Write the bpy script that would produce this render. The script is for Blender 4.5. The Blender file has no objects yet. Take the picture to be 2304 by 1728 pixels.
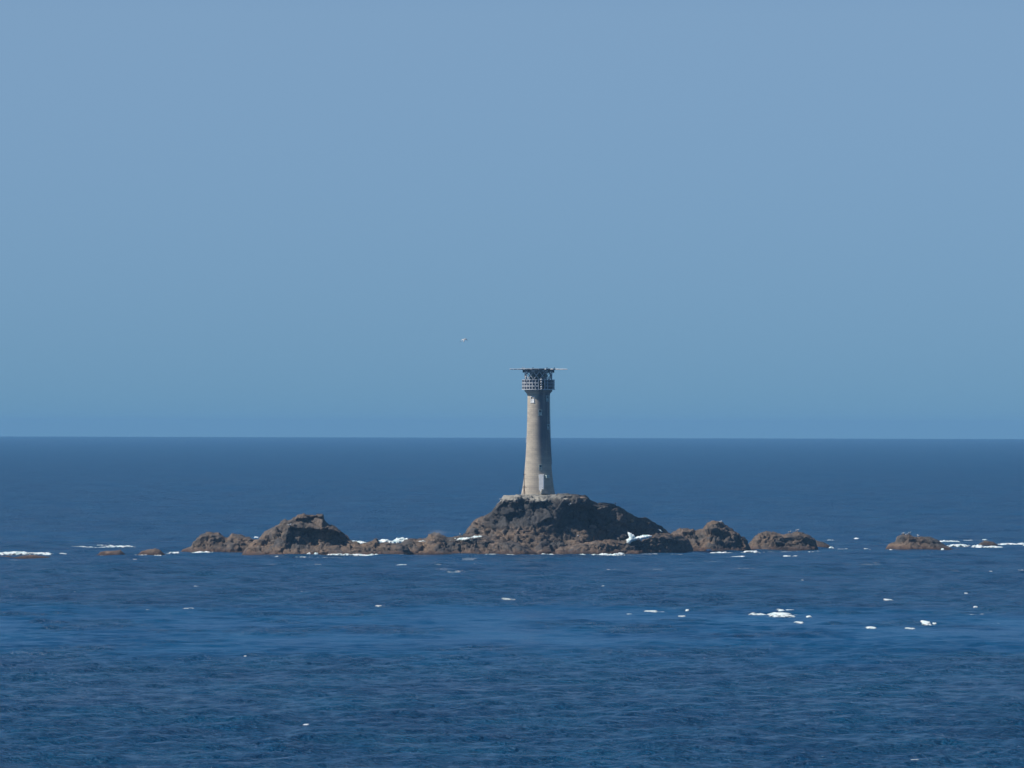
import bpy, math, random
import numpy as np
from mathutils import Matrix, Vector

random.seed(7)
RNG = np.random.default_rng(7)
scene = bpy.context.scene
R = math.radians

# ------------------------------------------------------------------ camera
H = 36.0            # eye height above the sea, m
F = 16000.0         # focal length in pixels of the 2304 px wide photograph
cam_d = bpy.data.cameras.new('camera')
cam_d.sensor_width = 36.0
cam_d.lens = F / 2304 * 36.0
cam_d.clip_start = 1.0
cam_d.clip_end = 200000.0
cam = bpy.data.objects.new('camera', cam_d)
scene.collection.objects.link(cam)
PITCH = math.atan((961.0 - 864.0) / F)
ROLL = math.atan(0.0026)
cam.matrix_world = (Matrix.Translation((0, 0, H)) @ Matrix.Rotation(R(90) + PITCH, 4, 'X')
                    @ Matrix.Rotation(ROLL, 4, 'Z'))
scene.camera = cam

# ------------------------------------------------------------------ light
SUN_EL, SUN_AZ = 46.0, -101.0      # azimuth clockwise from +Y (the way the camera looks)
sun_dir = Vector((math.cos(R(SUN_EL)) * math.sin(R(SUN_AZ)),
                  math.cos(R(SUN_EL)) * math.cos(R(SUN_AZ)), math.sin(R(SUN_EL))))
sd = bpy.data.lights.new('sun', 'SUN')
sd.energy = 4.8
sd.angle = R(0.53)
sd.color = (1.0, 0.94, 0.86)
sun = bpy.data.objects.new('sun', sd)
sun.rotation_euler = sun_dir.to_track_quat('Z', 'Y').to_euler()
sun.location = (-300, 1500, 500)
scene.collection.objects.link(sun)

world = bpy.data.worlds.new('World')
scene.world = world
world.use_nodes = True
wn = world.node_tree
wn.nodes.clear()
sky = wn.nodes.new('ShaderNodeTexSky')
sky.sky_type = 'NISHITA'
sky.sun_disc = False
sky.sun_elevation = R(SUN_EL)
sky.sun_rotation = R(SUN_AZ)
sky.altitude = 3500
sky.air_density = 1.0
sky.dust_density = 0.15
sky.ozone_density = 3.0
tint = wn.nodes.new('ShaderNodeMix')
tint.data_type = 'RGBA'
tint.blend_type = 'MULTIPLY'
tint.inputs[0].default_value = 1.0
SKY_TINT = (0.735, 0.835, 0.98, 1)
SKY_HIGH = (0.50, 0.84, 1.03, 1)
SKY_LOW = (0.258, 0.512, 0.90, 1)
# the air low over the sea is a little deeper blue than the sky above it
geo = wn.nodes.new('ShaderNodeTexCoord')
sxyz = wn.nodes.new('ShaderNodeSeparateXYZ')
wn.links.new(geo.outputs['Generated'], sxyz.inputs[0])
zr = wn.nodes.new('ShaderNodeMapRange')
zr.inputs['From Min'].default_value = 0.0
zr.inputs['From Max'].default_value = 0.058
wn.links.new(sxyz.outputs['Z'], zr.inputs['Value'])
tm = wn.nodes.new('ShaderNodeMix')
tm.data_type = 'RGBA'
tm.inputs[6].default_value = SKY_LOW
tm.inputs[7].default_value = SKY_TINT
wn.links.new(zr.outputs[0], tm.inputs[0])
zr2 = wn.nodes.new('ShaderNodeMapRange')
zr2.inputs['From Min'].default_value = 0.08
zr2.inputs['From Max'].default_value = 0.35
wn.links.new(sxyz.outputs['Z'], zr2.inputs['Value'])
tm2 = wn.nodes.new('ShaderNodeMix')
tm2.data_type = 'RGBA'
tm2.inputs[7].default_value = SKY_HIGH
wn.links.new(zr2.outputs[0], tm2.inputs[0])
wn.links.new(tm.outputs[2], tm2.inputs[6])
wn.links.new(tm2.outputs[2], tint.inputs[7])
bg = wn.nodes.new('ShaderNodeBackground')
bg.inputs['Strength'].default_value = 0.08
wo = wn.nodes.new('ShaderNodeOutputWorld')
wn.links.new(sky.outputs[0], tint.inputs[6])
wn.links.new(tint.outputs[2], bg.inputs['Color'])
wn.links.new(bg.outputs[0], wo.inputs['Surface'])

scene.view_settings.view_transform = 'Standard'
scene.view_settings.look = 'None'
scene.view_settings.exposure = 0.0
scene.view_settings.gamma = 1.0
scene.view_settings.use_curve_mapping = False

# ------------------------------------------------------------------ helpers
def yinf(px):
    return 961.0 + (px - 1152.0) * 0.0026

def W(px, py, r):
    """photo pixel at distance r -> world point"""
    return ((px - 1152.0) / F * r, r, H - (py - yinf(px)) / F * r)

def water_r(px, py):
    return F * H / (py - yinf(px))

def tag(o, label=None, cat=None, group=None, kind=None):
    if label: o['label'] = label
    if cat: o['category'] = cat
    if group: o['group'] = group
    if kind: o['kind'] = kind
    return o

def empty(name, loc, label, cat, group=None):
    o = bpy.data.objects.new(name, None)
    o.location = loc
    o.empty_display_size = 0.5
    scene.collection.objects.link(o)
    return tag(o, label, cat, group)

def link_mesh(name, me, mat, parent=None, smooth=False):
    if mat is not None:
        me.materials.append(mat)
    if smooth:
        me.polygons.foreach_set('use_smooth', [True] * len(me.polygons))
    o = bpy.data.objects.new(name, me)
    scene.collection.objects.link(o)
    if parent: o.parent = parent
    return o

def grid_mesh(name, co, nu, nv, closed_u=False):
    """co: (nv, nu, 3) array -> quad grid"""
    me = bpy.data.meshes.new(name)
    n = nu * nv
    idx = np.arange(n, dtype=np.int32).reshape(nv, nu)
    if closed_u:
        nxt = np.roll(idx, -1, axis=1)
        a, b, c, d = idx[:-1], nxt[:-1], nxt[1:], idx[1:]
    else:
        a, b, c, d = idx[:-1, :-1], idx[:-1, 1:], idx[1:, 1:], idx[1:, :-1]
    q = np.stack([a.ravel(), b.ravel(), c.ravel(), d.ravel()], 1)
    m = len(q)
    me.vertices.add(n)
    me.vertices.foreach_set('co', co.reshape(-1).astype(np.float32))
    me.loops.add(m * 4)
    me.loops.foreach_set('vertex_index', q.reshape(-1))
    me.polygons.add(m)
    me.polygons.foreach_set('loop_start', np.arange(0, m * 4, 4, dtype=np.int32))
    me.polygons.foreach_set('loop_total', np.full(m, 4, dtype=np.int32))
    me.update(calc_edges=True)
    return me

def set_attr(me, name, rgb):
    a = me.color_attributes.new(name, 'FLOAT_COLOR', 'POINT')
    c = np.ones((len(me.vertices), 4), np.float32)
    c[:, :3] = rgb
    a.data.foreach_set('color', c.reshape(-1))

class MB:
    """collects simple solids and links them as one mesh"""
    def __init__(self):
        self.v, self.f = [], []
    def add(self, vs, fs):
        k = len(self.v)
        self.v += [tuple(p) for p in vs]
        self.f += [tuple(i + k for i in f) for f in fs]
        return self
    def box(self, size, mat):
        sx, sy, sz = (s / 2 for s in size)
        vs = [mat @ Vector((x, y, z)) for z in (-sz, sz) for x, y in ((-sx, -sy), (sx, -sy), (sx, sy), (-sx, sy))]
        return self.add(vs, [(3, 2, 1, 0), (4, 5, 6, 7), (0, 1, 5, 4), (1, 2, 6, 5), (2, 3, 7, 6), (3, 0, 4, 7)])
    def bar(self, a, b, w, w2=None, n=4):
        a, b = Vector(a), Vector(b)
        d = (b - a)
        q = d.to_track_quat('Z', 'Y')
        w2 = w if w2 is None else w2
        vs = []
        for p, ww in ((a, w), (b, w2)):
            for k in range(n):
                t = 2 * math.pi * (k + .5) / n
                vs.append(p + q @ Vector((math.cos(t) * ww / 2, math.sin(t) * ww / 2, 0)))
        fs = [(k, (k + 1) % n, n + (k + 1) % n, n + k) for k in range(n)]
        fs += [tuple(range(n - 1, -1, -1)), tuple(range(n, 2 * n))]
        return self.add(vs, fs)
    def lathe(self, prof, n=64, closed=False, a0=0.0, a1=2 * math.pi):
        full = abs((a1 - a0) - 2 * math.pi) < 1e-6
        cols = n if full else n + 1
        vs = []
        for (r, z) in prof:
            for k in range(cols):
                t = a0 + (a1 - a0) * k / n
                vs.append((r * math.sin(t), -r * math.cos(t), z))
        fs = []
        m = len(prof)
        rng = range(m) if closed else range(m - 1)
        for i in rng:
            j = (i + 1) % m
            for k in range(n):
                k2 = (k + 1) % cols
                fs.append((i * cols + k, i * cols + k2, j * cols + k2, j * cols + k))
        return self.add(vs, fs)
    def ball(self, c, r, n=10, sq=(1, 1, 1), rot=None):
        vs, fs = [], []
        m = n // 2 + 2
        c = Vector(c)
        for i in range(m + 1):
            th = math.pi * i / m
            for k in range(n):
                ph = 2 * math.pi * k / n
                p = Vector((r * sq[0] * math.sin(th) * math.cos(ph), r * sq[1] * math.sin(th) * math.sin(ph), r * sq[2] * math.cos(th)))
                if rot: p = rot @ p
                vs.append(c + p)
        for i in range(m):
            for k in range(n):
                fs.append((i * n + k, (i + 1) * n + k, (i + 1) * n + (k + 1) % n, i * n + (k + 1) % n))
        return self.add(vs, fs)
    def mesh(self, name):
        me = bpy.data.meshes.new(name)
        me.from_pydata(self.v, [], self.f)
        me.update()
        return me
    def build(self, name, mat, parent=None, smooth=False):
        return link_mesh(name, self.mesh(name), mat, parent, smooth)

# --- numpy noise
def _hash(ix, iy, iz, s=0):
    h = (ix.astype(np.int64) * 374761393 + iy.astype(np.int64) * 668265263 + iz.astype(np.int64) * 2147483647 + s * 974634777) & 0xffffffff
    h = ((h ^ (h >> 13)) * 1274126177) & 0xffffffff
    h = ((h ^ (h >> 16)) * 2246822519) & 0xffffffff
    h = h ^ (h >> 15)
    return (h & 0xffffff).astype(np.float64) / float(0x1000000)

def vnoise(x, y, z, s=0):
    ix, iy, iz = np.floor(x), np.floor(y), np.floor(z)
    fx, fy, fz = x - ix, y - iy, z - iz
    fx, fy, fz = (t * t * t * (t * (t * 6 - 15) + 10) for t in (fx, fy, fz))
    o = 0
    for dx in (0, 1):
        for dy in (0, 1):
            for dz in (0, 1):
                w = (fx if dx else 1 - fx) * (fy if dy else 1 - fy) * (fz if dz else 1 - fz)
                o = o + w * _hash(ix + dx, iy + dy, iz + dz, s)
    return o * 2 - 1

def fbm(x, y, z, oct=4, s=0, gain=.5):
    o, a, t = 0, 1.0, 0
    for k in range(oct):
        o = o + a * vnoise(x + 17.3 * k, y - 9.1 * k, z + 5.7 * k, s + k)
        t += a
        a *= gain
        x, y, z = x * 2.03, y * 2.03, z * 2.03
    return o / t

def facets(x, y, z, s=0, tilt=.5):
    """blocky displacement: every Voronoi cell is a tilted flat facet; returns (height, cell random, edge distance)"""
    ix, iy, iz = np.floor(x), np.floor(y), np.floor(z)
    best = np.full(x.shape, 1e9)
    sec = np.full(x.shape, 1e9)
    hb = np.zeros(x.shape)
    rb = np.zeros(x.shape)
    for dx in (-1, 0, 1):
        for dy in (-1, 0, 1):
            for dz in (-1, 0, 1):
                cx, cy, cz = ix + dx, iy + dy, iz + dz
                px = cx + _hash(cx, cy, cz, s)
                py = cy + _hash(cx, cy, cz, s + 1)
                pz = cz + _hash(cx, cy, cz, s + 2)
                # block metric rather than round cells
                ax, ay, az = np.abs(x - px), np.abs(y - py), np.abs(z - pz)
                d = np.maximum(np.maximum(ax, ay), az) + .35 * (ax + ay + az)
                r0 = _hash(cx, cy, cz, s + 3)
                gx = _hash(cx, cy, cz, s + 4) - .5
                gy = _hash(cx, cy, cz, s + 5) - .5
                gz = _hash(cx, cy, cz, s + 6) - .5
                hh = (r0 - .5) * 2 + tilt * 2 * ((x - px) * gx + (y - py) * gy + (z - pz) * gz)
                m = d < best
                sec = np.where(m, best, np.minimum(sec, d))
                hb = np.where(m, hh, hb)
                rb = np.where(m, r0, rb)
                best = np.where(m, d, best)
    return hb, rb, sec - best

def sstep(a, b, x):
    t = np.clip((x - a) / (b - a), 0, 1)
    return t * t * (3 - 2 * t)

# ------------------------------------------------------------------ materials
def new_mat(name):
    m = bpy.data.materials.new(name)
    m.use_nodes = True
    nt = m.node_tree
    b = nt.nodes['Principled BSDF']
    return m, nt, b

def N(nt, typ, **kw):
    n = nt.nodes.new(typ)
    for k, v in kw.items():
        if hasattr(n, k): setattr(n, k, v)
        else: n.inputs[k].default_value = v
    return n

def simple_mat(name, col, rough=.6, metal=0.0, var=.15, scale=1.5, dirt=None):
    m, nt, b = new_mat(name)
    tc = N(nt, 'ShaderNodeTexCoord')
    no = N(nt, 'ShaderNodeTexNoise', Scale=scale, Detail=5.0)
    nt.links.new(tc.outputs['Object'], no.inputs['Vector'])
    ra = N(nt, 'ShaderNodeValToRGB')
    d = dirt or tuple(c * (1 - 2 * var) for c in col)
    ra.color_ramp.elements[0].position = .3
    ra.color_ramp.elements[0].color = (*d, 1)
    ra.color_ramp.elements[1].position = .6
    ra.color_ramp.elements[1].color = (*col, 1)
    nt.links.new(no.outputs['Fac'], ra.inputs['Fac'])
    nt.links.new(ra.outputs['Color'], b.inputs['Base Color'])
    b.inputs['Roughness'].default_value = rough
    b.inputs['Metallic'].default_value = metal
    return m

M = {}
M['white'] = simple_mat('white_paint', (.84, .85, .84), .5, dirt=(.72, .73, .71))
M['pale_metal'] = simple_mat('galvanised_steel', (.60, .62, .63), .5, 0.0, dirt=(.40, .42, .44))
M['grey_metal'] = simple_mat('weathered_steel', (.27, .28, .30), .55, 0.0)
M['dark_metal'] = simple_mat('dark_steel', (.045, .048, .055), .5)
M['panel'] = simple_mat('solar_glass', (.018, .025, .05), .25)
M['glass'] = simple_mat('dark_glass', (.03, .04, .04), .12)
M['shaded_white'] = simple_mat('shaded_white_paint', (.50, .60, .55), .6, dirt=(.30, .38, .36))  # white paint with the shaded right side's grey-green tone put in
M['rust'] = simple_mat('rusty_iron', (.11, .045, .03), .8, dirt=(.05, .028, .022), scale=3)
M['concrete'] = simple_mat('old_concrete', (.40, .39, .35), .9, dirt=(.24, .235, .21), scale=1.2)
M['gull_white'] = simple_mat('gull_feathers', (.82, .82, .80), .7, var=.05)
M['gull_grey'] = simple_mat('gull_mantle', (.30, .32, .34), .7, var=.1)
M['gull_dark'] = simple_mat('gull_wing_tip', (.03, .03, .035), .7)
M['beak'] = simple_mat('gull_beak', (.6, .35, .05), .6)

def stone_mat():
    m, nt, b = new_mat('tower_granite')
    L = nt.links.new
    tc = N(nt, 'ShaderNodeTexCoord')
    sep = N(nt, 'ShaderNodeSeparateXYZ')
    L(tc.outputs['Object'], sep.inputs[0])
    # courses of granite
    br = N(nt, 'ShaderNodeTexBrick', Scale=1.0)
    br.inputs['Mortar Size'].default_value = .02
    br.inputs['Brick Width'].default_value = 1.3
    br.inputs['Row Height'].default_value = .62
    br.inputs['Color1'].default_value = (.63, .55, .43, 1)
    br.inputs['Color2'].default_value = (.53, .465, .37, 1)
    br.inputs['Mortar'].default_value = (.36, .335, .30, 1)
    at = N(nt, 'ShaderNodeMath', operation='ARCTAN2')
    L(sep.outputs['X'], at.inputs[0])
    L(sep.outputs['Y'], at.inputs[1])
    mu = N(nt, 'ShaderNodeMath', operation='MULTIPLY')
    mu.inputs[1].default_value = 3.6
    L(at.outputs[0], mu.inputs[0])
    cv = N(nt, 'ShaderNodeCombineXYZ')
    L(mu.outputs[0], cv.inputs[0])
    L(sep.outputs['Z'], cv.inputs[1])
    L(cv.outputs[0], br.inputs['Vector'])
    # broad weather tones stretched round the shaft
    mp = N(nt, 'ShaderNodeMapping')
    mp.inputs['Scale'].default_value = (.10, .10, .55)
    L(tc.outputs['Object'], mp.inputs[0])
    n1 = N(nt, 'ShaderNodeTexNoise', Scale=1.0, Detail=5.0, Roughness=.6)
    L(mp.outputs[0], n1.inputs['Vector'])
    r1 = N(nt, 'ShaderNodeValToRGB')
    r1.color_ramp.elements[0].position = .3
    r1.color_ramp.elements[0].color = (.62, .62, .64, 1)
    r1.color_ramp.elements[1].position = .68
    r1.color_ramp.elements[1].color = (1.0, 1.0, .97, 1)
    L(n1.outputs['Fac'], r1.inputs['Fac'])
    mx = N(nt, 'ShaderNodeMix', data_type='RGBA', blend_type='MULTIPLY')
    mx.inputs[0].default_value = 1
    L(br.outputs['Color'], mx.inputs[6])
    L(r1.outputs['Color'], mx.inputs[7])
    # algae streaks below the gallery, with the shaded right half's darkness painted in
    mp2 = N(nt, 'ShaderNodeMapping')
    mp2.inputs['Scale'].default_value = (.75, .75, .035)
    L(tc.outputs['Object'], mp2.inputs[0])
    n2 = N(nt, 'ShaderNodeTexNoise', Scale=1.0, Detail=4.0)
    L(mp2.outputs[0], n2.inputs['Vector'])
    # side mask: rises across the shaft towards its shaded right
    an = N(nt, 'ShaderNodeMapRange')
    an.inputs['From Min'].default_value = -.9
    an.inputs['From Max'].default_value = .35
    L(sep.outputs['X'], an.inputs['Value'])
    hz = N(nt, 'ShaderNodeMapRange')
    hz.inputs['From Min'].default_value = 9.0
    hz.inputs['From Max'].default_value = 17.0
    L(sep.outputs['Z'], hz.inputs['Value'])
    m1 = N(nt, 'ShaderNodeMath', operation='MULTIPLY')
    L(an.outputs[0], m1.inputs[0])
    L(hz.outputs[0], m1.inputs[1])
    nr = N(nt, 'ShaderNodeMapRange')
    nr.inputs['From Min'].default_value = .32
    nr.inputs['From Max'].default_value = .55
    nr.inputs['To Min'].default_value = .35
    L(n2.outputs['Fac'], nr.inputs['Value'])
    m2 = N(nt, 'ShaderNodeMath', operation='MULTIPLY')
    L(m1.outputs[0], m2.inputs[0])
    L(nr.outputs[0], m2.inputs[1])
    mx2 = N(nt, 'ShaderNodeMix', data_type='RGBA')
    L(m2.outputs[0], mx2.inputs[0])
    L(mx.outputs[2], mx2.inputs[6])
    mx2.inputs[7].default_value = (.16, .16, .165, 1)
    L(mx2.outputs[2], b.inputs['Base Color'])
    b.inputs['Roughness'].default_value = .85
    bp = N(nt, 'ShaderNodeBump', Strength=.5, Distance=.04)
    L(br.outputs['Fac'], bp.inputs['Height'])
    bp.invert = True
    L(bp.outputs[0], b.inputs['Normal'])
    return m
M['stone'] = stone_mat()

def rock_mat():
    m, nt, b = new_mat('sea_rock')
    L = nt.links.new
    at = N(nt, 'ShaderNodeAttribute', attribute_name='rock_colour')
    ge = N(nt, 'ShaderNodeNewGeometry')
    n1 = N(nt, 'ShaderNodeTexNoise', Scale=.9, Detail=8.0, Roughness=.68)
    L(ge.outputs['Position'], n1.inputs['Vector'])
    ra = N(nt, 'ShaderNodeValToRGB')
    ra.color_ramp.elements[0].position = .33
    ra.color_ramp.elements[0].color = (.68, .68, .69, 1)
    ra.color_ramp.elements[1].position = .68
    ra.color_ramp.elements[1].color = (1.3, 1.28, 1.24, 1)
    L(n1.outputs['Fac'], ra.inputs['Fac'])
    mx = N(nt, 'ShaderNodeMix', data_type='RGBA', blend_type='MULTIPLY')
    mx.inputs[0].default_value = 1
    L(at.outputs['Color'], mx.inputs[6])
    L(ra.outputs['Color'], mx.inputs[7])
    L(mx.outputs[2], b.inputs['Base Color'])
    b.inputs['Roughness'].default_value = .85
    vo = N(nt, 'ShaderNodeTexVoronoi', Scale=1.1, feature='DISTANCE_TO_EDGE')
    mpv = N(nt, 'ShaderNodeMapping')
    mpv.inputs['Scale'].default_value = (1, 1, 1.6)
    mpv.inputs['Rotation'].default_value = (.2, .35, .1)
    L(ge.outputs['Position'], mpv.inputs[0])
    wv = N(nt, 'ShaderNodeVectorMath', operation='ADD')
    nw = N(nt, 'ShaderNodeTexNoise', Scale=.7, Detail=3.0)
    L(ge.outputs['Position'], nw.inputs['Vector'])
    L(mpv.outputs[0], wv.inputs[0])
    L(nw.outputs['Color'], wv.inputs[1])
    L(wv.outputs[0], vo.inputs['Vector'])
    rv = N(nt, 'ShaderNodeMapRange')
    rv.inputs['From Max'].default_value = .12
    L(vo.outputs['Distance'], rv.inputs['Value'])
    n2 = N(nt, 'ShaderNodeTexNoise', Scale=2.5, Detail=6.0, Roughness=.65)
    L(ge.outputs['Position'], n2.inputs['Vector'])
    ad = N(nt, 'ShaderNodeMath', operation='MULTIPLY_ADD')
    L(rv.outputs[0], ad.inputs[0])
    ad.inputs[1].default_value = .5
    L(n2.outputs['Fac'], ad.inputs[2])
    bp = N(nt, 'ShaderNodeBump', Strength=.7, Distance=.12)
    L(ad.outputs[0], bp.inputs['Height'])
    L(bp.outputs[0], b.inputs['Normal'])
    return m
M['rock'] = rock_mat()

def foam_mat(cover=True):
    m, nt, b = new_mat('sea_foam')
    L = nt.links.new
    ge = N(nt, 'ShaderNodeNewGeometry')
    n1 = N(nt, 'ShaderNodeTexNoise', Scale=.8, Detail=6.0, Roughness=.65)
    L(ge.outputs['Position'], n1.inputs['Vector'])
    ra = N(nt, 'ShaderNodeValToRGB')
    ra.color_ramp.elements[0].position = .36
    ra.color_ramp.elements[0].color = (.45, .69, .70, 1)
    ra.color_ramp.elements[1].position = .58
    ra.color_ramp.elements[1].color = (.93, .96, .96, 1)
    L(n1.outputs['Fac'], ra.inputs['Fac'])
    L(ra.outputs['Color'], b.inputs['Base Color'])
    b.inputs['Roughness'].default_value = .9
    b.inputs['Subsurface Weight'].default_value = 0.0
    bp = N(nt, 'ShaderNodeBump', Strength=.6, Distance=.2)
    L(n1.outputs['Fac'], bp.inputs['Height'])
    L(bp.outputs[0], b.inputs['Normal'])
    if cover:       # bubbles thin out towards the edge of a patch
        at = N(nt, 'ShaderNodeAttribute', attribute_name='foam_cover')
        L(at.outputs['Fac'], b.inputs['Alpha'])
    return m
M['foam'] = foam_mat()
M['thick_foam'] = foam_mat(False)

def water_mat():
    m, nt, b = new_mat('sea_water')
    L = nt.links.new
    ge = N(nt, 'ShaderNodeNewGeometry')
    b.inputs['IOR'].default_value = 1.333
    b.inputs['Roughness'].default_value = .18
    # slick / lane mask (large, stretched patches where the wind ripple dies down)
    at = N(nt, 'ShaderNodeAttribute', attribute_name='sea_mask')
    sp = N(nt, 'ShaderNodeSeparateColor')
    L(at.outputs['Color'], sp.inputs[0])
    # waves too small to resolve far out widen the reflection
    ro = N(nt, 'ShaderNodeMapRange')
    ro.inputs['To Min'].default_value = .16
    ro.inputs['To Max'].default_value = .40
    L(sp.outputs[1], ro.inputs['Value'])
    L(ro.outputs[0], b.inputs['Roughness'])
    # body colour
    mpc = N(nt, 'ShaderNodeMapping')
    mpc.inputs['Scale'].default_value = (.05, .02, .05)
    L(ge.outputs['Position'], mpc.inputs[0])
    nc = N(nt, 'ShaderNodeTexNoise', Scale=1.0, Detail=4.0)
    L(mpc.outputs[0], nc.inputs['Vector'])
    rc = N(nt, 'ShaderNodeValToRGB')
    rc.color_ramp.elements[0].position = .35
    rc.color_ramp.elements[0].color = (.001, .056, .150, 1)
    rc.color_ramp.elements[1].position = .68
    rc.color_ramp.elements[1].color = (.001, .080, .188, 1)
    L(nc.outputs['Fac'], rc.inputs['Fac'])
    L(rc.outputs['Color'], b.inputs['Base Color'])
    # wind chop: three sizes of ripple, longer along the crests
    prev = None
    hs = []
    for sc, st, amp, det in ((.5, 1.8, 1.2, 4.0), (1.8, 1.7, .75, 4.0), (.045, 2.2, 9.0, 3.0)):
        mp = N(nt, 'ShaderNodeMapping')
        mp.inputs['Rotation'].default_value = (0, 0, .22)
        mp.inputs['Scale'].default_value = (sc / st, sc, sc)
        L(ge.outputs['Position'], mp.inputs[0])
        no = N(nt, 'ShaderNodeTexNoise', Scale=1.0, Detail=det, Roughness=.6)
        L(mp.outputs[0], no.inputs['Vector'])
        mm = N(nt, 'ShaderNodeMath', operation='MULTIPLY')
        mm.inputs[1].default_value = amp
        L(no.outputs['Fac'], mm.inputs[0])
        hs.append(mm)
    su = N(nt, 'ShaderNodeMath', operation='ADD')
    L(hs[0].outputs[0], su.inputs[0])
    L(hs[1].outputs[0], su.inputs[1])
    fl = N(nt, 'ShaderNodeMath', operation='MULTIPLY')       # long waves beyond the reach of the modelled ones
    L(hs[2].outputs[0], fl.inputs[0])
    L(sp.outputs[1], fl.inputs[1])
    s2 = N(nt, 'ShaderNodeMath', operation='ADD')
    L(su.outputs[0], s2.inputs[0])
    L(fl.outputs[0], s2.inputs[1])
    su = s2
    sm = N(nt, 'ShaderNodeMapRange')
    sm.inputs['To Min'].default_value = 1.0
    sm.inputs['To Max'].default_value = .28
    L(sp.outputs[0], sm.inputs['Value'])
    bp = N(nt, 'ShaderNodeBump', Distance=1.8)
    L(sm.outputs[0], bp.inputs['Strength'])
    L(su.outputs[0], bp.inputs['Height'])
    L(bp.outputs[0], b.inputs['Normal'])
    return m
M['water'] = water_mat()

# ------------------------------------------------------------------ sea
WAVES = []
for i in range(90):
    lam = math.exp(RNG.uniform(math.log(1.9), math.log(30)))
    th = R(90) + R(12) + RNG.normal(0, R(34))          # travel direction, crests lie across the view
    k = 2 * math.pi / lam
    steep = .054 * (1.0 if lam < 7 else .45)
    WAVES.append((k * math.cos(th), k * math.sin(th), steep / k, RNG.uniform(0, 6.283), lam))

def slick(x, y):
    """0..1: smoother lanes on the water, one broad band some 1.1 to 1.45 km out and thin tide lines"""
    w = 110 * fbm(x / 80, y / 260, x * 0 + 3.1, 3, 11)
    band = np.exp(-((y + w - 1265) / 165.0) ** 2)
    band = 1.3 * band * np.clip(.62 + 1.7 * fbm(x / 26, y / 52, x * 0, 6, 21, .68), .12, 1)
    band2 = .35 * sstep(.25, .6, fbm(x / 80, y / 60, x * 0 + 9, 4, 31)) * sstep(1500, 1900, y)
    return np.clip(band + band2, 0, 1)

def wave_z(x, y, dr):
    z = np.zeros_like(x)
    for kx, ky, a, ph, lam in WAVES:
        att = np.clip((lam / dr - 2.0) / 1.5, 0, 1)
        if att.max() <= 0: continue
        z += a * att * np.sin(kx * x + ky * y + ph)
    gust = .8 + .45 * fbm(x / 45, y / 120, x * 0, 3, 41)
    return z * gust * (1 - .74 * slick(x, y))

def row_step(r):
    return r * np.interp(r, [1500, 2500, 8000, 24000], [.0009, .0013, .003, .004])

rows = [40.0]
while rows[-1] < 620: rows.append(rows[-1] * 1.06)
rows[-1] = 620.0
while rows[-1] < 24000: rows.append(rows[-1] + float(row_step(rows[-1])))
rr = np.array(rows)
ang = np.concatenate([np.linspace(-75, -6, 24)[:-1], np.linspace(-6, -4.7, 40)[:-1], np.linspace(-4.7, 4.7, 430),
                      np.linspace(4.7, 6, 40)[1:], np.linspace(6, 75, 24)[1:]])
ta = np.radians(ang)
RR, TT = np.meshgrid(rr, ta, indexing='ij')
X = RR * np.sin(TT)
Y = RR * np.cos(TT)
step = row_step(RR)
step = np.where(np.abs(np.degrees(TT)) > 6, 60, step)
step = np.where(RR < 620, 30, step)
Zs = wave_z(X, Y, step)
sea_me = grid_mesh('sea', np.stack([X, Y, Zs], -1), len(ta), len(rr))
sl = slick(X, Y)
far = np.clip(np.log(RR / 900) / math.log(6000 / 900), 0, 1)
set_attr(sea_me, 'sea_mask', np.stack([sl.ravel(), far.ravel(), sl.ravel() * 0], 1))
sea = link_mesh('sea', sea_me, M['water'], smooth=True)
tag(sea, kind='structure')
sea.data.flip_normals() if sea.data.polygons[len(sea.data.polygons) // 2].normal.z < 0 else None

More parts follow.
